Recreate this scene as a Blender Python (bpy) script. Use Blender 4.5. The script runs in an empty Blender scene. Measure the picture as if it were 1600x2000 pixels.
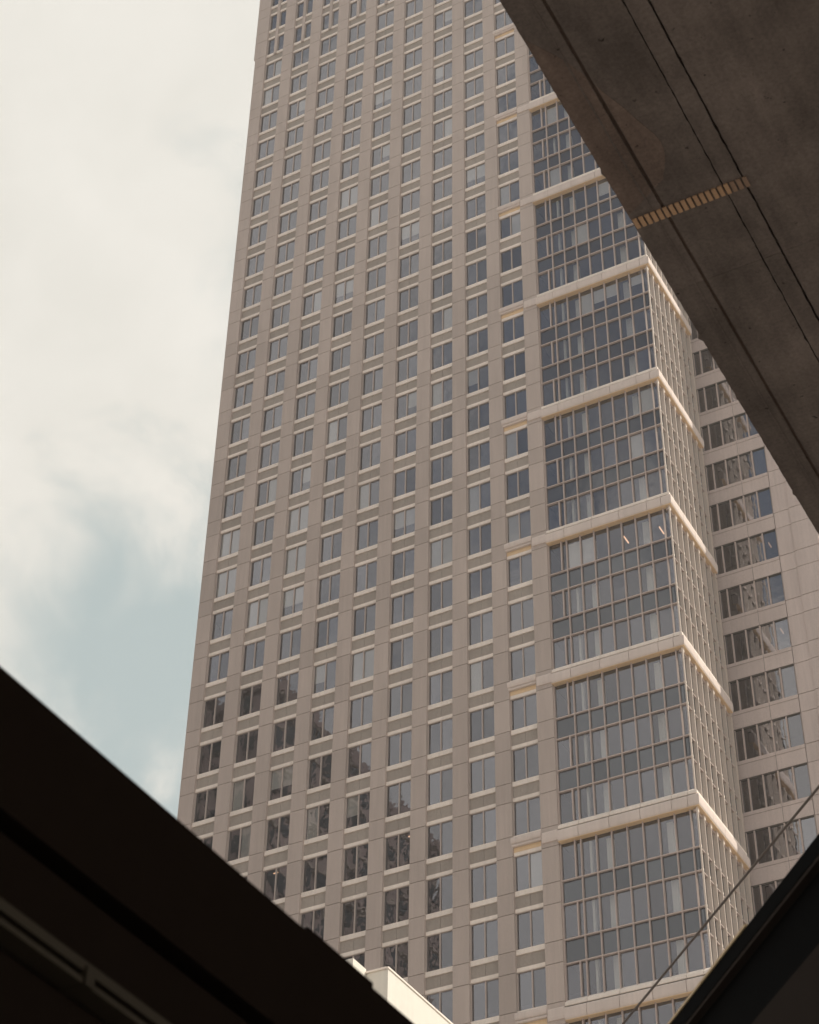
import bpy, math, random
from mathutils import Vector, Matrix
R = math.radians
random.seed(7)
SC = bpy.context.scene
COL = SC.collection

# ------------------------------------------------------------------ camera
cam_d = bpy.data.cameras.new('camera')
cam = bpy.data.objects.new('camera', cam_d); COL.objects.link(cam)
CAM = Vector((70.338, -97.029, 1.600))
_r = Vector((0.87997366, 0.47483354, 0.01339661)); _u = Vector((0.30000587, -0.57740213, 0.75934397))
_f = Vector((-0.36829722, 0.66418363, 0.65055151))
cam.matrix_world = Matrix(((_r.x, _u.x, -_f.x, CAM.x), (_r.y, _u.y, -_f.y, CAM.y), (_r.z, _u.z, -_f.z, CAM.z), (0, 0, 0, 1)))
cam_d.sensor_fit = 'HORIZONTAL'; cam_d.sensor_width = 36.0; cam_d.lens = 88.70
cam_d.clip_start = 0.1; cam_d.clip_end = 6000
cam_d.dof.use_dof = True; cam_d.dof.focus_distance = 165; cam_d.dof.aperture_fstop = 11
SC.camera = cam

# ------------------------------------------------------------------ sun, sky, exposure
SUN_EL = R(46); SUN_DIR = Vector((math.cos(SUN_EL) * 0.866, math.cos(SUN_EL) * 0.5, math.sin(SUN_EL)))
sun_d = bpy.data.lights.new('sun', 'SUN'); sun_d.energy = 4.2; sun_d.angle = R(0.5); sun_d.color = (1.0, 0.93, 0.80)
sun = bpy.data.objects.new('sun', sun_d); COL.objects.link(sun)
sun.rotation_euler = SUN_DIR.to_track_quat('Z', 'Y').to_euler(); sun.location = (60, -20, 250)

world = bpy.data.worlds.new('World'); SC.world = world; world.use_nodes = True
nt = world.node_tree; N = nt.nodes; L = nt.links; N.clear()
def nd(t, **k):
    n = N.new(t)
    for a, b in k.items(): setattr(n, a, b)
    return n
wo = nd('ShaderNodeOutputWorld'); bg = nd('ShaderNodeBackground'); bg.inputs['Strength'].default_value = 0.10
sky = nd('ShaderNodeTexSky', sky_type='NISHITA'); sky.sun_disc = False; sky.sun_elevation = SUN_EL
sky.sun_rotation = math.atan2(SUN_DIR.x, SUN_DIR.y); sky.dust_density = 2.5; sky.ozone_density = 1.0; sky.air_density = 1.0
tc = nd('ShaderNodeTexCoord')
noi = nd('ShaderNodeTexNoise'); noi.inputs['Scale'].default_value = 3.1; noi.inputs['Detail'].default_value = 7; noi.inputs['Roughness'].default_value = 0.52; noi.inputs['Distortion'].default_value = 0.35
mp = nd('ShaderNodeMapping'); mp.inputs['Location'].default_value = (1.677, -1.915, -5.934); mp.inputs['Scale'].default_value = (1, 1, 1.35)
L.new(tc.outputs['Generated'], mp.inputs['Vector']); L.new(mp.outputs['Vector'], noi.inputs['Vector'])
# a gap in the cloud left of the tower
sub = nd('ShaderNodeVectorMath', operation='DISTANCE'); sub.inputs[1].default_value = (-0.492, 0.648, 0.581)
L.new(tc.outputs['Generated'], sub.inputs[0])
n2 = nd('ShaderNodeTexNoise'); n2.inputs['Scale'].default_value = 13.0; n2.inputs['Detail'].default_value = 6; n2.inputs['Roughness'].default_value = 0.55; n2.inputs['Distortion'].default_value = 0.4
L.new(tc.outputs['Generated'], n2.inputs['Vector'])
m1 = nd('ShaderNodeMath', operation='MULTIPLY_ADD'); m1.inputs[1].default_value = 0.28; L.new(n2.outputs['Fac'], m1.inputs[0]); L.new(sub.outputs['Value'], m1.inputs[2])
gap = nd('ShaderNodeMapRange', interpolation_type='SMOOTHSTEP'); L.new(m1.outputs[0], gap.inputs['Value'])
gap.inputs['From Min'].default_value = 0.165; gap.inputs['From Max'].default_value = 0.262
cov = nd('ShaderNodeMapRange', interpolation_type='SMOOTHSTEP'); n3 = nd('ShaderNodeMath', operation='MULTIPLY_ADD'); n3.inputs[1].default_value = 0.16; L.new(n2.outputs['Fac'], n3.inputs[0]); L.new(noi.outputs['Fac'], n3.inputs[2]); n4 = nd('ShaderNodeMath', operation='SUBTRACT'); L.new(n3.outputs[0], n4.inputs[0]); n4.inputs[1].default_value = 0.08; L.new(n4.outputs[0], cov.inputs['Value'])
cov.inputs['From Min'].default_value = 0.38; cov.inputs['From Max'].default_value = 0.54; cov.inputs['To Min'].default_value = 0.04
mm = nd('ShaderNodeMath', operation='MULTIPLY'); L.new(gap.outputs[0], mm.inputs[0]); mm.inputs[1].default_value = 0.88
ma = nd('ShaderNodeMath', operation='ADD'); L.new(mm.outputs[0], ma.inputs[0]); ma.inputs[1].default_value = 0.12; ma.use_clamp = True
mx = nd('ShaderNodeMath', operation='MULTIPLY'); L.new(ma.outputs[0], mx.inputs[0]); L.new(cov.outputs[0], mx.inputs[1])
cc = nd('ShaderNodeMapRange'); L.new(n2.outputs['Fac'], cc.inputs['Value']); cc.inputs['From Min'].default_value = .3; cc.inputs['From Max'].default_value = .7
cloud = nd('ShaderNodeMix', data_type='RGBA'); cloud.inputs[6].default_value = (7.9, 7.65, 7.0, 1); cloud.inputs[7].default_value = (8.7, 8.4, 7.75, 1)
L.new(cc.outputs[0], cloud.inputs[0])
haze_c = nd('ShaderNodeMix', data_type='RGBA'); haze_c.inputs[0].default_value = 0.62; L.new(sky.outputs[0], haze_c.inputs[6]); haze_c.inputs[7].default_value = (5.35, 6.5, 6.15, 1)
sx = nd('ShaderNodeSeparateXYZ'); L.new(tc.outputs['Generated'], sx.inputs[0])
veil = nd('ShaderNodeMapRange'); L.new(sx.outputs['Y'], veil.inputs['Value']); veil.inputs['From Min'].default_value = -0.55; veil.inputs['From Max'].default_value = 0.6
veil.inputs['To Min'].default_value = 0.12; veil.inputs['To Max'].default_value = 0.68; L.new(veil.outputs[0], haze_c.inputs[0])
mix = nd('ShaderNodeMix', data_type='RGBA'); L.new(mx.outputs[0], mix.inputs[0]); L.new(haze_c.outputs[2], mix.inputs[6]); L.new(cloud.outputs[2], mix.inputs[7])
L.new(mix.outputs[2], bg.inputs['Color']); L.new(bg.outputs[0], wo.inputs['Surface'])

SC.view_settings.view_transform = 'Standard'; SC.view_settings.look = 'None'
SC.view_settings.exposure = 0.09; SC.view_settings.gamma = 1.0; SC.view_settings.use_curve_mapping = False
SC.render.engine = 'CYCLES'
SC.cycles.max_bounces = 8; SC.cycles.transparent_max_bounces = 12; SC.cycles.diffuse_bounces = 3; SC.cycles.glossy_bounces = 4
SC.cycles.use_denoising = True

# ------------------------------------------------------------------ materials
def newmat(name):
    m = bpy.data.materials.new(name); m.use_nodes = True; t = m.node_tree; t.nodes.clear()
    o = t.nodes.new('ShaderNodeOutputMaterial'); return m, t, o
def stone(name, col, var=0.10, fine=14.0, fv=0.34, rough=0.85, stain=0.14, bump=0.25, big=0.35):
    m, t, o = newmat(name); n = t.nodes; l = t.links
    p = n.new('ShaderNodeBsdfPrincipled'); p.inputs['Roughness'].default_value = rough; p.inputs['Specular IOR Level'].default_value = 0.3
    g = n.new('ShaderNodeNewGeometry'); oi = n.new('ShaderNodeObjectInfo')
    f = n.new('ShaderNodeTexNoise'); f.inputs['Scale'].default_value = fine; f.inputs['Detail'].default_value = 5; f.inputs['Roughness'].default_value = 0.7
    b = n.new('ShaderNodeTexNoise'); b.inputs['Scale'].default_value = big; b.inputs['Detail'].default_value = 4
    mpn = n.new('ShaderNodeMapping'); mpn.inputs['Scale'].default_value = (1.5, 1.5, 0.35)
    l.new(g.outputs['Position'], f.inputs['Vector']); l.new(g.outputs['Position'], mpn.inputs['Vector']); l.new(mpn.outputs[0], b.inputs['Vector'])
    st = n.new('ShaderNodeTexNoise'); st.inputs['Scale'].default_value = 1.0; st.inputs['Detail'].default_value = 3
    ms = n.new('ShaderNodeMapping'); ms.inputs['Scale'].default_value = (5.5, 5.5, 0.22); l.new(g.outputs['Position'], ms.inputs['Vector']); l.new(ms.outputs[0], st.inputs['Vector'])
    def madd(src, k, c):
        x = n.new('ShaderNodeMath'); x.operation = 'MULTIPLY_ADD'; l.new(src, x.inputs[0]); x.inputs[1].default_value = k; x.inputs[2].default_value = c; return x.outputs[0]
    a = madd(f.outputs['Fac'], fv * 2, 1 - fv); c = madd(b.outputs['Fac'], stain * 2, 1 - stain); d = madd(oi.outputs['Random'], var, 1 - var / 2)
    x = n.new('ShaderNodeMath'); x.operation = 'MULTIPLY'; l.new(a, x.inputs[0]); l.new(c, x.inputs[1])
    y = n.new('ShaderNodeMath'); y.operation = 'MULTIPLY'; l.new(x.outputs[0], y.inputs[0]); l.new(d, y.inputs[1])
    y2 = n.new('ShaderNodeMath'); y2.operation = 'MULTIPLY'; l.new(y.outputs[0], y2.inputs[0]); l.new(madd(st.outputs['Fac'], stain * 1.6, 1 - stain * .8), y2.inputs[1])
    v = n.new('ShaderNodeVectorMath'); v.operation = 'SCALE'; v.inputs[0].default_value = col; l.new(y2.outputs[0], v.inputs['Scale'])
    l.new(v.outputs[0], p.inputs['Base Color'])
    bp = n.new('ShaderNodeBump'); bp.inputs['Strength'].default_value = bump; bp.inputs['Distance'].default_value = 0.01; l.new(f.outputs['Fac'], bp.inputs['Height']); l.new(bp.outputs[0], p.inputs['Normal'])
    l.new(p.outputs[0], o.inputs['Surface']); return m
def plain(name, col, rough=0.6, metal=0.0, spec=0.4, fv=0.08):
    m = stone(name, col, var=0.05, fine=6, fv=fv, rough=rough, stain=0.05, bump=0.05)
    p = [x for x in m.node_tree.nodes if x.type == 'BSDF_PRINCIPLED'][0]; p.inputs['Metallic'].default_value = metal; p.inputs['Specular IOR Level'].default_value = spec
    return m
def glass(name, tint=(0.42, 0.47, 0.50), refl=(0.80, 0.86, 0.93), ior=2.9, opaque=None, wave=0.006):
    m, t, o = newmat(name); n = t.nodes; l = t.links
    g = n.new('ShaderNodeNewGeometry'); oi = n.new('ShaderNodeObjectInfo')
    w = n.new('ShaderNodeTexNoise'); w.inputs['Scale'].default_value = 0.9; w.inputs['Detail'].default_value = 2
    of = n.new('ShaderNodeVectorMath'); of.operation = 'SCALE'; of.inputs[0].default_value = (31, 17, 43); l.new(oi.outputs['Random'], of.inputs['Scale'])
    ad = n.new('ShaderNodeVectorMath'); l.new(of.outputs[0], ad.inputs[0]); l.new(g.outputs['Position'], ad.inputs[1]); l.new(ad.outputs[0], w.inputs['Vector'])
    bp = n.new('ShaderNodeBump'); bp.inputs['Strength'].default_value = 1.0; bp.inputs['Distance'].default_value = wave; l.new(w.outputs['Fac'], bp.inputs['Height'])
    fr = n.new('ShaderNodeFresnel'); fr.inputs['IOR'].default_value = ior
    ra = n.new('ShaderNodeMath'); ra.operation = 'MULTIPLY_ADD'; l.new(oi.outputs['Random'], ra.inputs[0]); ra.inputs[1].default_value = 0.34; ra.inputs[2].default_value = 0.80
    bf = n.new('ShaderNodeMath'); bf.operation = 'SUBTRACT'; bf.inputs[0].default_value = 1.0; l.new(g.outputs['Backfacing'], bf.inputs[1])
    f0 = n.new('ShaderNodeMath'); f0.operation = 'MULTIPLY'; l.new(fr.outputs[0], f0.inputs[0]); l.new(bf.outputs[0], f0.inputs[1])
    fm = n.new('ShaderNodeMath'); fm.operation = 'MULTIPLY'; l.new(f0.outputs[0], fm.inputs[0]); l.new(ra.outputs[0], fm.inputs[1])
    gl = n.new('ShaderNodeBsdfGlossy'); gl.inputs['Roughness'].default_value = 0.015; gl.inputs['Color'].default_value = (*refl, 1); l.new(bp.outputs[0], gl.inputs['Normal'])
    if opaque is None:
        b = n.new('ShaderNodeBsdfTransparent'); b.inputs['Color'].default_value = (*tint, 1)
    else:
        b = n.new('ShaderNodeBsdfDiffuse'); b.inputs['Color'].default_value = (*opaque, 1)
    mxs = n.new('ShaderNodeMixShader'); l.new(fm.outputs[0], mxs.inputs[0]); l.new(b.outputs[0], mxs.inputs[1]); l.new(gl.outputs[0], mxs.inputs[2])
    l.new(mxs.outputs[0], o.inputs['Surface']); return m
def emis(name, col, s):
    m, t, o = newmat(name); e = t.nodes.new('ShaderNodeEmission'); e.inputs['Color'].default_value = (*col, 1); e.inputs['Strength'].default_value = s
    t.links.new(e.outputs[0], o.inputs['Surface']); return m

M_PIER = stone('pier_granite', (0.505, 0.424, 0.384), var=0.15)
M_SPAN = stone('spandrel_granite', (0.385, 0.333, 0.295), var=0.16)
M_SILL = stone('pale_limestone', (0.88, 0.785, 0.71), var=0.08, fv=0.07)
M_CORN = stone('cornice_limestone', (0.70, 0.60, 0.55), var=0.06, fv=0.06, stain=0.14)
M_SOFF = stone('tan_soffit', (0.80, 0.58, 0.36), var=0.05, fv=0.05)
M_JOINT = plain('joint_mortar', (0.10, 0.085, 0.072), rough=0.95)
M_FRAME = plain('window_frame', (0.50, 0.42, 0.38), rough=0.5)
M_MULL = plain('mullion_metal', (0.54, 0.44, 0.40), rough=0.5)
M_FIN = plain('side_fin_metal', (0.66, 0.565, 0.49), rough=0.5)
M_GLASS = glass('coated_glass', tint=(0.80, 0.80, 0.80), refl=(0.83, 0.84, 0.94))
M_GLASSB = glass('curtain_wall_glass', tint=(0.84, 0.84, 0.84), refl=(0.82, 0.83, 0.94), ior=2.6)
M_SPGL = glass('spandrel_glass', ior=2.2, refl=(0.74, 0.79, 0.88), opaque=(0.028, 0.026, 0.032))
M_WINGG = glass('wing_glass', tint=(0.45, 0.45, 0.45), refl=(0.86, 0.86, 0.94), ior=3.2)
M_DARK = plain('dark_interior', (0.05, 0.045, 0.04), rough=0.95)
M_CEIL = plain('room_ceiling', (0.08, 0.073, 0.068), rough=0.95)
M_BLIND = plain('roller_blind', (0.75, 0.74, 0.68), rough=0.9)
M_COLMN = plain('interior_column', (0.80, 0.80, 0.72), rough=0.9)
M_LAMP = emis('warm_tube', (1.0, 0.60, 0.36), 1.5)
M_WING = stone('wing_granite', (0.60, 0.51, 0.48), var=0.08)

# ------------------------------------------------------------------ mesh helpers
def mesh_from(name, verts, faces, mat, mats=None, smooth=False):
    me = bpy.data.meshes.new(name); me.from_pydata([tuple(v) for v in verts], [], faces); me.update()
    me.materials.append(mat)
    if smooth:
        for p in me.polygons: p.use_smooth = True
    return me
def boxdata(x0, x1, y0, y1, z0, z1):
    v = [(x0, y0, z0), (x1, y0, z0), (x1, y1, z0), (x0, y1, z0), (x0, y0, z1), (x1, y0, z1), (x1, y1, z1), (x0, y1, z1)]
    f = [(0, 3, 2, 1), (4, 5, 6, 7), (0, 1, 5, 4), (1, 2, 6, 5), (2, 3, 7, 6), (3, 0, 4, 7)]
    return v, f
class MB:
    def __init__(s): s.v = []; s.f = []
    def box(s, *a):
        v, f = boxdata(*a); k = len(s.v); s.v += v; s.f += [tuple(i + k for i in q) for q in f]; return s
    def add(s, v, f):
        k = len(s.v); s.v += list(v); s.f += [tuple(i + k for i in q) for q in f]; return s
    def mesh(s, name, mat): return mesh_from(name, s.v, s.f, mat)
_cache = {}
def bmesh_box(key, dims, mat):
    """box mesh anchored at its min corner, shared between alike pieces"""
    k = (key, tuple(round(d, 4) for d in dims), mat.name)
    if k not in _cache:
        v, f = boxdata(0, dims[0], 0, dims[1], 0, dims[2]); _cache[k] = mesh_from(key, v, f, mat)
    return _cache[k]
def obj(name, me, parent=None, loc=(0, 0, 0), kind=None, label=None):
    o = bpy.data.objects.new(name, me); COL.objects.link(o); o.location = loc
    if parent is not None: o.parent = parent
    if kind: o['kind'] = kind
    if label: o['label'] = label
    return o
def boxobj(name, x0, x1, y0, y1, z0, z1, mat, parent=None, **k):
    return obj(name, bmesh_box(name, (x1 - x0, y1 - y0, z1 - z0), mat), parent, (x0, y0, z0), **k)
def thing(name, label, cat, loc=(0, 0, 0)):
    o = bpy.data.objects.new(name, None); COL.objects.link(o); o.location = loc; o['label'] = label; o['category'] = cat; return o

# ------------------------------------------------------------------ ground
def structure(name, v, f, mat): 
    o = obj(name, mesh_from(name, v, f, mat)); o['kind'] = 'structure'; return o
M_GROUND = stone('pavement', (0.37, 0.335, 0.315), fine=3, fv=0.2, big=0.1)
M_ROAD = stone('asphalt', (0.055, 0.053, 0.05), fine=8, fv=0.2)
structure('ground', [(-3000, -3000, 0), (3000, -3000, 0), (3000, 3000, 0), (-3000, 3000, 0)], [(0, 1, 2, 3)], M_GROUND)
structure('road', [(-400, -60, .004), (400, -60, .004), (400, -44, .004), (-400, -44, .004)], [(0, 1, 2, 3)], M_ROAD)
kb = MB(); kb.box(-400, 400, -44.0, -43.7, 0, .13).box(-400, 400, -60.3, -60.0, 0, .13)
o = obj('kerb', kb.mesh('kerb', M_WING)); o['kind'] = 'structure'

# ------------------------------------------------------------------ THE TOWER
Z0 = 137.148; FH = 3.9; PITCH = 3.0349; OPEN = 1.93
R0, R1 = -8, 24                       # storeys in view, top to bottom
def zr(r): return Z0 - FH * r
T = thing('skyscraper', 'tall pale stone office tower with rows of paired windows and a glazed corner bay', 'skyscraper')
ZT = zr(R0 - 5) + 3; ZB = zr(R1 + 1)
# core behind the windows, and floor plates
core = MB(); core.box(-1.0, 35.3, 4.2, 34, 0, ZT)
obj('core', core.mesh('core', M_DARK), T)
slabs = MB()
for r in range(R0 - 2, R1 + 1):
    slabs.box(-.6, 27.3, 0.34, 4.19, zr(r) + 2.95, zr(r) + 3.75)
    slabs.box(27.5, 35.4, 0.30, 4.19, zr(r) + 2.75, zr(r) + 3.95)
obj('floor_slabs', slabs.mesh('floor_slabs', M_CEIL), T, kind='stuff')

# piers: mortar core with stone panels laid over it
pier_x = [(-1.2, 0.0)] + [(i * PITCH + OPEN, (i + 1) * PITCH) for i in range(8)] + [(8 * PITCH + OPEN, 27.36)]
pc = MB()
for a, b in pier_x:
    pc.box(a + .03, b - .03, -0.15, 0.5, ZB, ZT)
pc.box(-1.32, -1.17, -.13, 33.9, zr(-6) + .26, ZT)
obj('pier_cores', pc.mesh('pier_cores', M_JOINT), T, kind='stuff')
far = MB(); count = 0
G = 0.022
def place_panel(x0, x1, y0, y1, z0, z1, near):
    global count
    if near and count < 298:
        boxobj('stone_panel', x0, x1, y0, y1, z0, z1, M_PIER, T); count += 1
    else: far.box(x0, x1, y0, y1, z0, z1)
for r in range(R1, R0 - 4, -1):
    z = zr(r)
    for i, (a, b) in enumerate(pier_x):
        if r <= -6 and i == 0: a -= .15
        vis = not (r > 16 and i < 2) and not (r > 18 and i < 4)
        near = vis and r <= 21 and (i >= 0)
        place_panel(a, b, -.22, .15, z + .22 + G, z + 2.70 - G, near)
        place_panel(a, b, -.22, .15, z + 2.70 + G, z + 3.9 + .22 - G, near)
obj('upper_stone_panels', far.mesh('upper_stone_panels', M_PIER), T, kind='stuff')
# left flank of the tower
fl = MB()
for r in range(R1, R0 - 4, -1):
    for k in range(11):
        fl.box(-1.2 - (.15 if r <= -6 else 0), -1.02, .17 + k * 3.03, .17 + k * 3.03 + 3.0, zr(r) + .24, zr(r) + 4.08)
obj('flank_panels', fl.mesh('flank_panels', M_PIER), T, kind='stuff')
boxobj('lower_shaft', -1.2, 36.2, -.1, 34, 0, ZB - .02, M_PIER, T)
boxobj('upper_shaft', -1.3, 35.4, .6, 34, ZT + .01, ZT + 30, M_PIER, T)

# windows
def frame_mesh(double):
    m = MB(); z0, z1 = .30, 2.80; W = OPEN; y0, y1 = .02, .12; t = .04
    m.box(0, t, y0, y1, z0, z1).box(W - t, W, y0, y1, z0, z1).box(t, W - t, y0, y1, z0, z0 + t).box(t, W - t, y0, y1, z1 - t, z1)
    if not double: m.box(W / 2 - .034, W / 2 + .034, y0 - .03, y1, z0 + t, z1 - t)
    else: m.box(W / 2 - .20, W / 2 - .15, y0, y1, z0 + t, z1 - t).box(W / 2 + .15, W / 2 + .20, y0, y1, z0 + t, z1 - t)
    return m.mesh('window', M_FRAME)
FM = frame_mesh(False); FMD = frame_mesh(True)
sill_m = mesh_from('sill', *boxdata(0, OPEN, -.055, .10, 0, .34), M_SILL)
# lintel with a chamfered lower lip
lv = [(0, -.04, 2.84), (0, -.015, 2.79), (0, .10, 2.79), (0, .10, 3.05), (0, -.04, 3.05)]
lv = lv + [(OPEN, y, z) for _, y, z in lv]
lint_m = mesh_from('lintel', lv, [(0, 1, 2, 3, 4), (9, 8, 7, 6, 5)] + [(k, 5 + k, 5 + (k + 1) % 5, (k + 1) % 5) for k in range(5)][::1], M_SILL)
span_m = MB(); span_m.box(0, OPEN / 2 - .01, .03, .30, 3.05, 3.90).box(OPEN / 2 + .01, OPEN, .03, .30, 3.05, 3.90)
span_m = span_m.mesh('spandrel_panel', M_SPAN)
wallb = MB()
pane_w = OPEN / 2 - .034 - .04
pane_m = mesh_from('pane', *boxdata(0, pane_w, 0, .012, 0, 2.39), M_GLASS)
pane_mn = mesh_from('pane', *boxdata(0, OPEN / 2 - .20 - .04, 0, .012, 0, 2.39), M_GLASS)
CP_mesh = mesh_from('centre_pier', *boxdata(OPEN / 2 - .15, OPEN / 2 + .15, -.12, .14, -.0, 3.9), M_PIER)
far_panes = MB(); npane = 0
blinds = {(0, -5): 'r', (0, -4): 'l', (3, 1): 'b', (4, 2): 'l', (5, 3): 'bh', (6, 0): 'r', (6, 8): 'l', (5, 8): 'rh', (7, 8): 'lh', (2, 12): 'bh', (2, 11): 'b', (5, 11): 'bh',
          (7, 11): 'l', (3, 17): 'l', (2, 10): 'b', (1, 12): 'b', (4, 10): 'l', (8, 12): 'l', (3, 8): 'l', (1, 9): 'r', (6, 12): 'b', (0, 10): 'b', (0, 11): 'b', (7, 15): 'l', (2, 4): 'r', (4, 14): 'b'}
rng = random.Random(3)
for r in range(R0, R1 + 1):
    for i in range(9):
        x = i * PITCH; z = zr(r); dbl = r <= -6
        if i == 8 and r % 3 == 0 and r >= 0: pass
        w = obj('window', FMD if dbl else FM, T, (x, 0, z))
        obj('sill', sill_m, T, (x, 0, z)) if not (i == 8 and r % 3 == 0) else None
        if not (i == 8 and (r - 1) % 3 == 2 and (r) % 3 == 1) or True:
            obj('lintel', lint_m, T, (x, 0, z))
        if not (i == 8 and (r - 1) % 3 == 0): obj('spandrel_panel', span_m, T, (x, 0, z))
        else: wallb.box(x, x + OPEN, .05, .3, z + 3.05, z + 3.9)
        if dbl: obj('centre_pier', CP_mesh, T, (x, 0, z))
        for s in (0, 1):
            wd = (OPEN / 2 - .20 - .04) if dbl else pane_w
            px = (.04 if s == 0 else (OPEN / 2 + .20 if dbl else OPEN / 2 + .034))
            if r >= 4 and npane < 296 and not (r > 16 and i < 2) and not (r > 18 and i < 4):
                p = obj('pane', pane_mn if dbl else pane_m, w, (px, .085, .355)); npane += 1
                p.rotation_euler = (rng.uniform(-.008, .008), 0, rng.uniform(-.006, .006))
            else:
                k = rng.uniform(-.002, .002)
                v, f = boxdata(x + px, x + px + wd, .085, .097, z + .355, z + 2.745)
                v = [(a, b + k * (a - x) + rng.choice([0]) , c) for a, b, c in v]; far_panes.add(v, f)
        b = blinds.get((i, r))
        if b is None and rng.random() < .08: b = rng.choice(['lh', 'rh', 'bh', 'l', 'r'])
        if b:
            lo = 1.3 if 'h' in b else .36
            xs = {'l': (.06, .90), 'r': (1.02, 1.87), 'b': (.06, 1.87)}[b[0]]
            boxobj('blind', x + xs[0], x + xs[1], .15, .17, z + lo, z + 2.78, M_BLIND, w if False else T)
obj('far_panes', far_panes.mesh('far_panes', M_GLASS), T, kind='stuff')
if wallb.v: obj('backing_wall', wallb.mesh('backing_wall', M_SPAN), T)

# cornice at every third storey on the last window column
def sweep(profile, path, name, mat, closed_ends=True, smooth=False):
    """profile: list of (d, z) outward; path: list of functions d -> (x, y)"""
    n = len(profile); v = []; f = []
    for fn in path:
        for d, z in profile:
            x, y = fn(d); v.append((x, y, z))
    for k in range(len(path) - 1):
        for j in range(n):
            a = k * n + j; b = k * n + (j + 1) % n; f.append((a, b, b + n, a + n))
    f.append(tuple(range(n))[::-1]); f.append(tuple((len(path) - 1) * n + j for j in range(n)))
    return mesh_from(name, v, f, mat)
# bullnose band of the glazed bay: outward distance d from the fin plane, z from the storey line
BAND = [(-.22, -.24), (.06, -.24), (.13, -.27), (.18, -.33), (.205, -.40), (.21, -.55), (.205, -.86), (.185, -.97), (.15, -1.03), (-.22, -1.03)]
SILLP = [(-.24, -.145), (.045, -.145), (.06, -.12), (.06, .06), (.03, .10), (-.24, .34)]
SOFFP = [(-.26, -1.075), (.14, -1.075), (.14, -1.035), (-.26, -1.035)]
FY = -.20; FX = 36.35; XS = [27.36, 28.75, 30.77, 32.79, 34.81, 35.83]
YS = [1.83, 3.85, 5.87, 8.0]
def fr(x): return lambda d: (x, FY - d)
def cn(): return lambda d: (FX + d, FY - d)
def sd(y): return lambda d: (FX + d, y)
g = .015
stages = list(range(-3, 27, 3))
band_meshes = {}
def seg_list():
    out = []
    for a, b in zip(XS[:-1], XS[1:]): out.append([fr(a + g), fr(b - g)])
    out.append([fr(35.83 + g), cn(), sd(YS[0] - g)])
    for a, b in zip(YS[:-1], YS[1:]): out.append([sd(a + g), sd(b - g)])
    return out
SEG = seg_list()
band_m = [sweep(BAND, s, 'cornice_block', M_CORN) for s in SEG]
ledge_m = [sweep(SILLP, s, 'ledge_block', M_SILL) for s in SEG]
full = [fr(27.37), cn(), sd(8.0)]
soff_m = sweep(SOFFP, full, 'soffit', M_SOFF)
corejoint_m = sweep([(-.24, -1.0), (-.03, -1.0), (-.03, .02), (-.24, .02)], [fr(27.38), cn(), sd(7.97)], 'cornice_core', M_JOINT)
# over the pier and over the last window column
PBAND = [(0, -.02), (.06, -.02), (.12, -.06), (.16, -.14), (.17, -.26), (.165, -.62), (.13, -.78), (0, -.80)]
def pf(x, y0): return lambda d: (x, y0 - d)
pier_band = sweep([(d, z - .09) for d, z in PBAND], [pf(26.30, -.17), pf(27.345, -.17)], 'cornice_block', M_CORN)
WB = [(0, .02), (.10, .02), (.17, -.03), (.21, -.12), (.215, -.30), (.19, -.42), (.14, -.48), (0, -.48)]
WB2 = [(0, -.50), (.11, -.50), (.14, -.56), (.12, -.66), (0, -.68)]
x8 = 8 * PITCH
win_band = sweep([(d, z + .14) for d, z in WB], [pf(x8 - .10, -.10), pf(x8 + OPEN + .02, -.10)], 'cornice_block', M_CORN)
win_band2 = sweep([(d, z + .14) for d, z in WB2], [pf(x8 - .06, -.10), pf(x8 + OPEN + .0, -.10)], 'cornice_moulding', M_CORN)
win_soff = mesh_from('soffit', *boxdata(x8 + .0, x8 + OPEN, -.06, .05, -.85, -.53), M_SOFF)
win_back = mesh_from('cornice_core', *boxdata(x8, x8 + OPEN, -.09, .10, -.52, .30), M_SILL)
for r in stages:
    z = zr(r)
    for m in band_m: obj('cornice_block', m, T, (0, 0, z))
    for m in ledge_m: obj('ledge_block', m, T, (0, 0, z))
    obj('soffit', soff_m, T, (0, 0, z)); obj('cornice_core', corejoint_m, T, (0, 0, z))
    obj('cornice_block', pier_band, T, (0, 0, z)); obj('cornice_block', win_band, T, (0, 0, z))
    obj('cornice_moulding', win_band2, T, (0, 0, z)); obj('soffit', win_soff, T, (0, 0, z)); obj('cornice_core', win_back, T, (0, 0, z))

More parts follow.
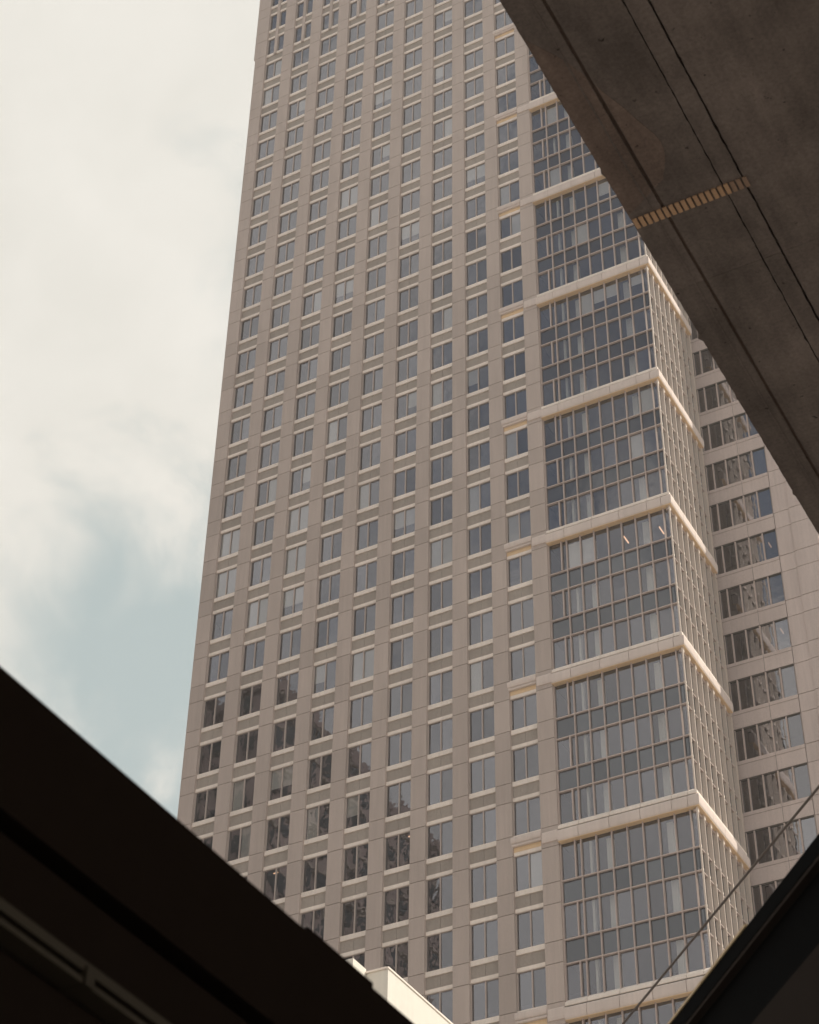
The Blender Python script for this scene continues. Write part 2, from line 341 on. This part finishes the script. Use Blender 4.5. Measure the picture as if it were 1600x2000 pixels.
# ---- glazed corner bay: three storeys between cornices
GX = [27.40, 28.36, 28.75] + [28.75 + 1.0114 * k for k in range(1, 8)] + [36.24]
MX = [28.75 + 1.0114 * k for k in range(0, 8)]
SYP = [0.85 + 1.0114 * k for k in range(0, 8)]
GYF = .05; GXS = 36.10
def mull(w, d, h, nm, mat): return bmesh_box(nm, (w, d, h), mat)
br_m = {}
def side_tr(z0, z1, w=.09):
    boxobj('side_transom', GXS - .05, GXS + .13, FY + .1, 7.98, z0 + .01, z1 - .01, M_MULL, T)
    for y in SYP + [-.165]:
        if y < 7.9: brk.box(FX - .14, FX - .012, y + .036, y + .036 + w, z0 - .05, z1 + .03)
brk = MB()
nglass = 0; rest_glass = MB(); side_glass = MB(); side_sp = MB()
for r in stages:
    zb = zr(r) + .20; zt = zr(r - 3) - 1.03; top_sl = r - 3
    # mullions on the front, fins on the side
    for x in MX: boxobj('mullion', x - .028, x + .028, FY + .07, GYF + .06, zb - .18, zt, M_MULL, T)
    boxobj('mullion', 27.37, 27.43, FY + .1, GYF + .06, zb, zt, M_MULL, T)
    boxobj('corner_post', FX - .09, FX - .001, FY + .001, FY + .09, zb - .18, zt, M_FIN, T)
    for y in SYP:
        if y < 7.95: boxobj('fin', GXS - .05, FX, y - .035, y + .035, zb - .18, zt, M_FIN, T)
    for j in range(3):
        rr = r - j; zf = zr(rr)
        vb = zf + (.34 if j == 0 else .27); vt = zf + (2.52 if j < 2 else 2.88)
        # transoms
        if j > 0: boxobj('transom', 27.44, FX - .1, FY + .11, GYF + .05, zf + .19, zf + .27, M_MULL, T)
        if j < 2: boxobj('transom', 27.44, FX - .1, FY + .11, GYF + .05, zf + 2.52, zf + 2.60, M_MULL, T)
        if j > 0: side_tr(zf + .19, zf + .27)
        if j < 2: side_tr(zf + 2.52, zf + 2.60)
        boxobj('sash_bar', 28.36 - .04, 28.36 + .04, FY + .08, GYF + .06, vb, vt, M_MULL, T)
        for k in range(len(GX) - 1):
            a, b = GX[k] + .03, GX[k + 1] - .03
            if r >= 0 and nglass < 298:
                p = boxobj('glass_panel', a, b, GYF, GYF + .015, vb, vt, M_GLASSB, T); nglass += 1
                p.rotation_euler = (rng.uniform(-.007, .007), 0, rng.uniform(-.006, .006))
            else: rest_glass.box(a, b, GYF, GYF + .015, vb, vt)
        side_glass.box(GXS - .015, GXS, FY + .2, 7.98, vb, vt)
        if j < 2:
            sx = [27.43] + MX + [36.24]
            for a, b in zip(sx[:-1], sx[1:]):
                boxobj('spandrel_glass', a + .03, b - .03, GYF, GYF + .02, zf + 2.60, zf + 3.9 + .19, M_SPGL, T)
            side_sp.box(GXS - .02, GXS, FY + .2, 7.98, zf + 2.60, zf + 3.9 + .19)
    # top transom under the soffit on the side
    side_tr(zt - .26, zt - .10, .22)
obj('fin_brackets', brk.mesh('fin_brackets', M_SILL), T, kind='stuff')
obj('upper_bay_glass', rest_glass.mesh('upper_bay_glass', M_GLASSB), T, kind='stuff')
obj('side_bay_glass', side_glass.mesh('side_bay_glass', M_GLASSB), T)
obj('side_spandrel_glass', side_sp.mesh('side_spandrel_glass', M_SPGL), T)
ztop = zr(-9); zbot = zr(25)
for cx in (30.35, 34.25): boxobj('interior_column', cx - .19, cx + .19, .55, .95, zbot, ztop, M_COLMN, T)
boxobj('interior_column', 29.12, 29.27, .35, .6, zbot, ztop, M_COLMN, T)
# blinds inside the bay
for (k, r, lo) in [(2, 1, .3), (5, 1, .3), (4, 5, .3), (5, 7, 1.2), (6, 7, 1.3), (3, 13, .3), (8, 10, .3), (7, 11, .3), (9, 4, .3), (2, 13, .3), (6, 4, 1.1), (4, 7, .3), (8, 7, 1.6), (2, 3, .3)]:
    if k < len(GX) - 1: boxobj('blind', GX[k] + .05, GX[k + 1] - .05, .14, .16, zr(r) + lo, zr(r) + 2.5, M_BLIND, T)
for (x, r, y) in [(34.9, 13.0, 1.4), (32.4, 13.0, 1.2)]:
    boxobj('ceiling_light', x, x + .07, y, y + .8, zr(r) + 2.62, zr(r) + 2.70, M_LAMP, T)
for (x, r) in [(2 * PITCH + .3, 18), (5 * PITCH + 1.3, 18)]:
    boxobj('ceiling_light', x, x + .35, .7, .78, zr(r) + 2.88, zr(r) + 2.93, M_LAMP, T)

# ---- return wall behind the bay, and the set-back wing
RX = 35.62
boxobj('return_wall', 34.8, RX, 8.02, 9.79, zbot, ztop, M_WING, T)
boxobj('bay_end_wall', 35.5, GXS, 7.985, 8.05, zbot, ztop, M_FIN, T)
for r in stages:
    boxobj('fin', RX, RX + .28, 8.75, 8.83, zr(r) - .1, zr(r - 3) - .2, M_FIN, T)
    boxobj('fin', RX, RX + .24, 9.60, 9.68, zr(r) - .1, zr(r - 3) - .2, M_FIN, T)
WY = 9.80; WR0 = -3
wpx = [35.90, 36.43, 37.42, 38.44, 39.44, 40.43]
wing_bk = MB()
for r in range(WR0, R1 + 1):
    z = zr(r)
    wf = MB(); t = .04
    wf.box(wpx[0] - .05, wpx[0], WY + .02, WY + .16, .26, 2.72)
    wf.box(wpx[-1], wpx[-1] + .03, WY + .02, WY + .16, .26, 2.72)
    for x in wpx[1:-1]: wf.box(x - .045, x + .045, WY + .0, WY + .16, .26, 2.72)
    if r == WR0: wfm = wf.mesh('strip_window', M_MULL)
    w = obj('strip_window', wfm, T, (0, 0, z))
    for k in range(5):
        a, b = wpx[k] + (.0 if k == 0 else .045), wpx[k + 1] - .045
        p = obj('wing_pane', bmesh_box('wing_pane', (b - a, .015, 2.46), M_WINGG), w, (a, WY + .12, .26))
        p.rotation_euler = (rng.uniform(-.002, .002), 0, rng.uniform(-.006, .006))
        if rng.random() < .22: boxobj('blind', a + .03, b - .03, WY + .2, WY + .22, z + .3 + rng.choice([0, .25]), z + 2.7, M_BLIND, T)
    # spandrel stones below the window strip, with a pale top course
    xs = [RX + .02, 38.44, 40.46]
    for a, b in zip(xs[:-1], xs[1:]):
        boxobj('wing_stone', a + g, b - g, WY, WY + .25, z - 1.14 + .03, z - .03, M_WING, T)
        boxobj('wing_course', a + g, b - g, WY - .02, WY + .25, z + .0, z + .26, M_WING, T)
    wing_bk.box(RX, 40.4, WY + .03, WY + .25, z - 1.18, z + .2)
    boxobj('wing_stone', 40.49, 41.62, WY - .02, WY + .25, z + .23 + G, z + 2.70 - G, M_WING, T)
    boxobj('wing_stone', 40.49, 41.62, WY - .02, WY + .25, z + 2.70 + G, z + 4.12 - G, M_WING, T)
    boxobj('wing_stone', 41.64, 43.42, WY - .10, WY + 1.2, z + .23 + G, z + 2.70 - G, M_WING, T)
    boxobj('wing_stone', 41.64, 43.42, WY - .10, WY + 1.2, z + 2.70 + G, z + 4.12 - G, M_WING, T)
obj('wing_backing', wing_bk.mesh('wing_backing', M_JOINT), T, kind='stuff')
boxobj('wing_corner_core', 40.46, 43.38, WY + .06, 33, zbot, ztop + 20, M_JOINT, T)
ws = MB()
for r in range(WR0, R1 + 1):
    for k in range(7): ws.box(42.2, 43.42, 11.05 + k * 3.03, 11.05 + k * 3.03 + 3.0, zr(r) + .25, zr(r) + 4.08)
obj('wing_side_panels', ws.mesh('wing_side_panels', M_WING), T, kind='stuff')
boxobj('wing_interior', 35.4, 40.4, WY + 2.6, 33, zbot, ztop + 20, M_DARK, T)
wsl = MB()
for r in range(WR0 - 1, R1 + 2): wsl.box(RX, 40.4, WY + .27, WY + 2.6, zr(r) - 1.12, zr(r) - .1)
obj('wing_floor_slabs', wsl.mesh('wing_floor_slabs', M_CEIL), T, kind='stuff')
for (x, r, y) in [(39.6, 14, 10.6), (39.5, 12, 10.8)]:
    boxobj('ceiling_light', x, x + .07, y, y + .6, zr(r) + 2.55, zr(r) + 2.62, M_LAMP, T)
boxobj('wing_upper_wall', RX, 43.42, WY, 33, zr(WR0 - 1) + .3, ztop + 19.9, M_WING, T)

# ------------------------------------------------------------------ office tower across the street (seen in the lower windows)
M_BRICK = stone('dark_brick', (0.26, 0.205, 0.195), fine=1.2, fv=0.25, stain=0.4, big=0.12)
M_OGL = glass('dark_office_glass', ior=1.6, opaque=(0.02, 0.02, 0.022))
OT = thing('office_tower', 'dark brick office tower across the street reflected in the lowest windows', 'office tower')
boxobj('brick_wall', -74, -29.0, -92, -52, 0, 128.5, M_BRICK, OT)
ot = MB(); og = MB()
for k in range(31):
    zz = 4 + k * 4.05
    for j in range(13): og.box(-28.99, -28.85, -91.0 + j * 3.05, -89.4 + j * 3.05, zz, zz + 2.2)
    for j in range(14): og.box(-72 + j * 3.05, -70.3 + j * 3.05, -52.0, -51.86, zz, zz + 2.2)
    ot.box(-29.0, -28.7, -92, -52, zz + 2.6, zz + 2.9)
obj('window_grid', og.mesh('window_grid', M_OGL), OT, kind='stuff')
obj('string_courses', ot.mesh('string_courses', M_SPAN), OT, kind='stuff')
pp = MB(); pp.box(-75, -28.5, -92.5, -51.5, 128.5, 130)
for j in range(16): pp.box(-29.2, -28.5, -92 + j * 2.45, -90.8 + j * 2.45, 130, 130.5 + .5 * (j % 2))
obj('parapet', pp.mesh('parapet', M_BRICK), OT)

# ------------------------------------------------------------------ low pale building below the tower
M_PALE = stone('pale_render', (0.80, 0.755, 0.68), fine=3, fv=0.08, stain=0.10)
LB = thing('low_building', 'low pale rendered building with a sunlit end wall at the foot of the tower', 'building')
boxobj('main_wall', 30, 43.87, -50.13, -20, 0, 28.9, M_PALE, LB)
boxobj('roof_parapet', 29.9, 43.90, -50.16, -20, 28.9, 30, M_PALE, LB)
boxobj('side_wall', 30, 43.16, -50.95, -50.17, 0, 30.15, M_PALE, LB)
cp = MB()
for k in range(10): cp.box(43.80, 43.93, -50.19 + k * 3.0, -50.19 + k * 3.0 + 2.97, 30.0, 30.06)
for k in range(5): cp.box(43.86 - (k + 1) * 2.6, 43.84 - k * 2.6, -50.21, -50.05, 30.0, 30.06)
obj('coping', cp.mesh('coping', M_SILL), LB, kind='stuff')
lw = MB()
for k in range(7):
    for j in range(9): lw.box(43.86, 43.89, -48 + j * 3, -46.4 + j * 3, 3 + k * 3.6, 5 + k * 3.6)
obj('window_grid', lw.mesh('window_grid', M_OGL), LB, kind='stuff')

# ------------------------------------------------------------------ concrete overpass overhead
def concrete(name, col):
    m, t, o = newmat(name); n = t.nodes; l = t.links
    p = n.new('ShaderNodeBsdfPrincipled'); p.inputs['Roughness'].default_value = 0.9; p.inputs['Specular IOR Level'].default_value = 0.15
    g = n.new('ShaderNodeNewGeometry'); oi = n.new('ShaderNodeObjectInfo')
    def noise(s, d, mp=None, ro=.6):
        x = n.new('ShaderNodeTexNoise'); x.inputs['Scale'].default_value = s; x.inputs['Detail'].default_value = d; x.inputs['Roughness'].default_value = ro
        if mp:
            q = n.new('ShaderNodeMapping'); q.inputs['Scale'].default_value = mp; l.new(g.outputs['Position'], q.inputs['Vector']); l.new(q.outputs[0], x.inputs['Vector'])
        else: l.new(g.outputs['Position'], x.inputs['Vector'])
        return x.outputs['Fac']
    a = noise(1.6, 5); b = noise(40, 4, ro=.75); c = noise(1.0, 4, (9, 1.2, 1)); pit = noise(16, 2)
    def rng_(s, f0, f1, t0, t1):
        x = n.new('ShaderNodeMapRange'); l.new(s, x.inputs['Value'])
        for k, v in zip(('From Min', 'From Max', 'To Min', 'To Max'), (f0, f1, t0, t1)): x.inputs[k].default_value = v
        return x.outputs[0]
    f = [rng_(a, .3, .7, .70, 1.28), rng_(b, .3, .7, .80, 1.2), rng_(c, .3, .7, .80, 1.14), rng_(pit, .25, .31, .35, 1.0), rng_(oi.outputs['Random'], 0, 1, .94, 1.06)]
    cur = f[0]
    for q in f[1:]:
        x = n.new('ShaderNodeMath'); x.operation = 'MULTIPLY'; l.new(cur, x.inputs[0]); l.new(q, x.inputs[1]); cur = x.outputs[0]
    v = n.new('ShaderNodeVectorMath'); v.operation = 'SCALE'; v.inputs[0].default_value = col; l.new(cur, v.inputs['Scale']); l.new(v.outputs[0], p.inputs['Base Color'])
    bp = n.new('ShaderNodeBump'); bp.inputs['Strength'].default_value = .5; bp.inputs['Distance'].default_value = .006; l.new(cur, bp.inputs['Height']); l.new(bp.outputs[0], p.inputs['Normal'])
    l.new(p.outputs[0], o.inputs['Surface']); return m
M_CONC = concrete('weathered_concrete', (0.166, 0.139, 0.124))
M_CRACK = plain('joint_grime', (0.035, 0.028, 0.022), rough=1.0)
M_REFL2 = stone('painted_reflection_fade', (0.30, 0.205, 0.145), fine=60, fv=.3)  # dimmer colour where the painted pane reflection fades out
M_GROOVE = concrete('groove_concrete', (0.115, 0.083, 0.066))
M_GRIME = plain('groove_grime', (0.10, 0.075, 0.06), rough=1.0)
M_REFL = stone('painted_reflection', (0.50, 0.325, 0.20), fine=60, fv=.2)  # tan colour standing in for the hatched pane reflection
M_WARM = concrete('painted_arc_reflection', (0.200, 0.152, 0.128))  # warmer concrete tone that paints in the reflected arc
OV = thing('overpass', 'dark weathered concrete overpass soffit overhead with long dirty joints', 'overpass')
HZ = 11.0; Y0, Y1 = -150.0, -45.0
boxobj('deck_slab', 67.62, 84, Y0, Y1, HZ + .09, HZ + 1.0, M_CONC, OV)
obj('joint_backing', mesh_from('joint_backing', *boxdata(67.6, 84, Y0, Y1, HZ + .035, HZ + .089), M_GRIME), OV)
rg = random.Random(5)
def ragged_strip(x0, x1, ya, yb, rag0, rag1, step, name='soffit_panel', mat=M_CONC, z0=HZ, z1=HZ + .06, bite=0.0):
    n = max(2, int((yb - ya) / step)); v = []; f = []
    for k in range(n + 1):
        y = ya + (yb - ya) * k / n
        a = x0 + rag0 * (rg.random() - .5); b = x1 + rag1 * (rg.random() - .5)
        if bite and rg.random() < .06: a -= bite * rg.random()
        if rag1 > .0045 and rg.random() < .12: b -= .005 * rg.random()
        v += [(a, y, z0), (b, y, z0), (b, y, z1), (a, y, z1)]
    for k in range(n):
        q = 4 * k
        for j in range(4): f.append((q + j, q + (j + 1) % 4, q + 4 + (j + 1) % 4, q + 4 + j))
    f += [(0, 3, 2, 1), (4 * n, 4 * n + 1, 4 * n + 2, 4 * n + 3)]
    return obj(name, mesh_from(name, v, [tuple(reversed(q)) for q in f], mat), OV)
cuts = [Y0, -112, -104, -97, -91.25, -88.55, -85.4, -81, -74, -66, -57, Y1]
for a, b in zip(cuts[:-1], cuts[1:]):
    fine = -92 < (a + b) / 2 < -80
    st = .035 if fine else 1.5
    gp = .0012
    ragged_strip(67.52, 67.724, a + gp, b - gp, .004, .002, st, bite=.025)
    ragged_strip(67.746, 68.116, a + gp, b - gp, .002, .006, st)
    ragged_strip(68.124, 68.240, a + gp, b - gp, .004, .005, st)
    ragged_strip(68.254, 70.3, a + gp, b - gp, .005, .004, st)
    ragged_strip(70.33, 84, a + gp, b - gp, .004, .004, 2)
boxobj('groove_strip', 67.721, 67.749, Y0, Y1, HZ + .009, HZ + .03, M_GROOVE, OV)
# shallow rib beside the first joint
rb = MB(); rb.box(67.660, 67.672, Y0, Y1, HZ - .004, HZ + .02)
obj('drip_rib', rb.mesh('drip_rib', M_CONC), OV)
# hatched reflection from a pane at the camera, painted as small tan plates
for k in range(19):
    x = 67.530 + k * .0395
    o = boxobj('reflection_bar', x, x + .026, -89.226, -89.146, HZ - .012, HZ - .002, M_REFL if k < 16 else M_REFL2, OV)
# warm arc reflected in that pane, painted as a lighter sheet on the soffit
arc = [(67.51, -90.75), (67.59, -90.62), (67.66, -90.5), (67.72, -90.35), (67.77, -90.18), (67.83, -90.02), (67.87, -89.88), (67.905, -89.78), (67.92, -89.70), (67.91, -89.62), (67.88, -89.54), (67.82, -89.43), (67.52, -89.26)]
def clipx(poly, x0, x1):
    for lim, sg in ((x0, 1), (x1, -1)):
        out = []
        for a, b in zip(poly, poly[1:] + poly[:1]):
            ia = (a[0] - lim) * sg >= 0; ib = (b[0] - lim) * sg >= 0
            if ia: out.append(a)
            if ia != ib:
                t = (lim - a[0]) / (b[0] - a[0]); out.append((lim, a[1] + t * (b[1] - a[1])))
        poly = out
    return poly
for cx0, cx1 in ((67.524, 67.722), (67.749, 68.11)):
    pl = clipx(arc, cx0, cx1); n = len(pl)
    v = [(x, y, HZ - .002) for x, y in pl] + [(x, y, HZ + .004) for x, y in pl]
    obj('reflection_arc', mesh_from('reflection_arc', v, [tuple(range(n)), tuple(reversed(range(n, 2 * n)))] + [(k, (k + 1) % n, n + (k + 1) % n, n + k) for k in range(n)], M_WARM), OV)
for y in (-140, -118, -62, -50): boxobj('column', 74.5, 77, y - 1, y + 1, 0, HZ + .1, M_CONC, OV)
boxobj('parapet', 67.62, 67.9, Y0, Y1, HZ + 1.0, HZ + 1.9, M_CONC, OV)
boxobj('parapet', 83.7, 84, Y0, Y1, HZ + 1.0, HZ + 1.9, M_CONC, OV)

# ------------------------------------------------------------------ dark steel girder, lower left
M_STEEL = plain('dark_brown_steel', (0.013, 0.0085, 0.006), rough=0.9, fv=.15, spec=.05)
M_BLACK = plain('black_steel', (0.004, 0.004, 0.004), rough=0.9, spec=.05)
M_RAIL = plain('dull_bronze_rail', (0.045, 0.036, 0.024), rough=0.6, spec=.2)
GD = thing('steel_girder', 'dark brown steel girder crossing the lower left corner, out of focus', 'girder', (0, 0, 0))
gx = 68.31; ya, yb = -99.5, -88.0
def gbox(nm, d0, d1, z0, z1, mat, y0=ya, y1=yb): return boxobj(nm, gx - d1, gx - d0, y0, y1, z0, z1, mat, GD)
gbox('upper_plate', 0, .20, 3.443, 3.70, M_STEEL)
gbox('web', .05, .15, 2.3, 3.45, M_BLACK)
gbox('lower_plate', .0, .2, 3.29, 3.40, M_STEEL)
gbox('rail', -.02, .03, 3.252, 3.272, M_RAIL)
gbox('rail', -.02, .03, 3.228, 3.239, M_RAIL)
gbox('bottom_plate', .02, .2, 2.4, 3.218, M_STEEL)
for y in (-94.52, -91.9, -96.9):
    gbox('rail_clamp', -.026, .03, 3.226, 3.262, M_RAIL, y - .012, y + .012)
    gbox('hanger', .0, .03, 3.05, 3.16, M_RAIL, y - .006, y + .006)
gbox('edge_clip', .0, .1, 3.70, 3.712, M_STEEL, -93.78, -93.5)
for y in (-99.4, -88.2): boxobj('post', gx - .18, gx - .02, y - .08, y + .08, 0, 2.4, M_STEEL, GD)

# ------------------------------------------------------------------ black beam with a tan rim, lower right
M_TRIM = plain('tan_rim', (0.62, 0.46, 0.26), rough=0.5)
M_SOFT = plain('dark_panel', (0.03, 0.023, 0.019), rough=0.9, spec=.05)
BB = thing('roof_beam', 'black roof beam with a thin tan rim crossing the lower right corner', 'beam')
A = Vector((67.739, -90.204)); Dv = Vector((1.00409, -1.08962)).normalized(); Nv = Vector((Dv.y, -Dv.x))
if Nv.dot(Vector((CAM.x, CAM.y)) - A) < 0: Nv = -Nv
def slab(nm, s0, s1, d0, d1, z0, z1, mat, dz=0.0):
    v = []
    for s, zz in ((s0, 0), (s1, dz)):
        for d, z in ((d0, z0), (d1, z0), (d1, z1), (d0, z1)):
            p = A + Dv * s + Nv * d; v.append((p.x, p.y, z + zz))
    return obj(nm, mesh_from(nm, v, [(0, 1, 2, 3), (7, 6, 5, 4), (0, 4, 5, 1), (1, 5, 6, 2), (2, 6, 7, 3), (3, 7, 4, 0)], mat), BB)
S0, S1 = -3.5, 3.4
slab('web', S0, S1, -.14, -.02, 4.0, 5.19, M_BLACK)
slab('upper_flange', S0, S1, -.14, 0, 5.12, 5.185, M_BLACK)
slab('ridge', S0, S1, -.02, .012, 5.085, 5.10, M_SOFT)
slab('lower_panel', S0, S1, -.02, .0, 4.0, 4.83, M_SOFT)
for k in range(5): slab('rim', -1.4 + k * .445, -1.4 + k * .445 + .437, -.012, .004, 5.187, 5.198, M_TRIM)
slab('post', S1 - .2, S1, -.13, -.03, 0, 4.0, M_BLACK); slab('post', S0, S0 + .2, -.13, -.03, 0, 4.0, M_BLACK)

# ------------------------------------------------------------------ cable
M_CABLE = plain('cable_rubber', (0.16, 0.135, 0.12), rough=0.8)
def tube(name, p0, p1, rad, mat, sag=0.0, n=24, k=8):
    p0 = Vector(p0); p1 = Vector(p1); d = (p1 - p0).normalized(); a = d.cross(Vector((0, 0, 1))).normalized(); b = d.cross(a); v = []; f = []
    for i in range(n + 1):
        t = i / n; c = p0.lerp(p1, t) - Vector((0, 0, 4 * sag * t * (1 - t)))
        for j in range(k):
            an = 2 * math.pi * j / k; v.append(c + a * (rad * math.cos(an)) + b * (rad * math.sin(an)))
    for i in range(n):
        for j in range(k): f.append((i * k + j, i * k + (j + 1) % k, (i + 1) * k + (j + 1) % k, (i + 1) * k + j))
    me = mesh_from(name, v, f, mat, smooth=True); return me
dd = Vector((67.2165 - 64.6715, -85.7226 + 83.1638, 0)).normalized()
c0 = Vector((64.6715, -83.1638, 9.0)) - dd * 10; c1 = Vector((67.2165, -85.7226, 9.0)) + dd * 1.6
cb = obj('cable', tube('cable', c0, c1, .0095, M_CABLE, sag=0.01))
cb['label'] = 'thin dark cable slanting across the glazed bay above the black beam'; cb['category'] = 'cable'
SP = thing('utility_pole', 'steel pole that carries the thin slanting cable', 'pole', (c0.x, c0.y, 0))
pm = tube('shaft', (0, 0, 0), (0, 0.001, 9.2), .09, M_STEEL); obj('shaft', pm, SP)

# ------------------------------------------------------------------ city haze
hm = bpy.data.materials.new('haze'); hm.use_nodes = True; ht = hm.node_tree; ht.nodes.clear()
ho = ht.nodes.new('ShaderNodeOutputMaterial'); hv = ht.nodes.new('ShaderNodeVolumePrincipled')
hv.inputs['Density'].default_value = 0.00055; hv.inputs['Color'].default_value = (0.95, 0.90, 0.87, 1); hv.inputs['Anisotropy'].default_value = 0.2
ht.links.new(hv.outputs[0], ho.inputs['Volume'])
hz = obj('haze', mesh_from('haze', *boxdata(-3100, 3100, -3100, 3100, -1, ZT + 40), hm)); hz['kind'] = 'stuff'
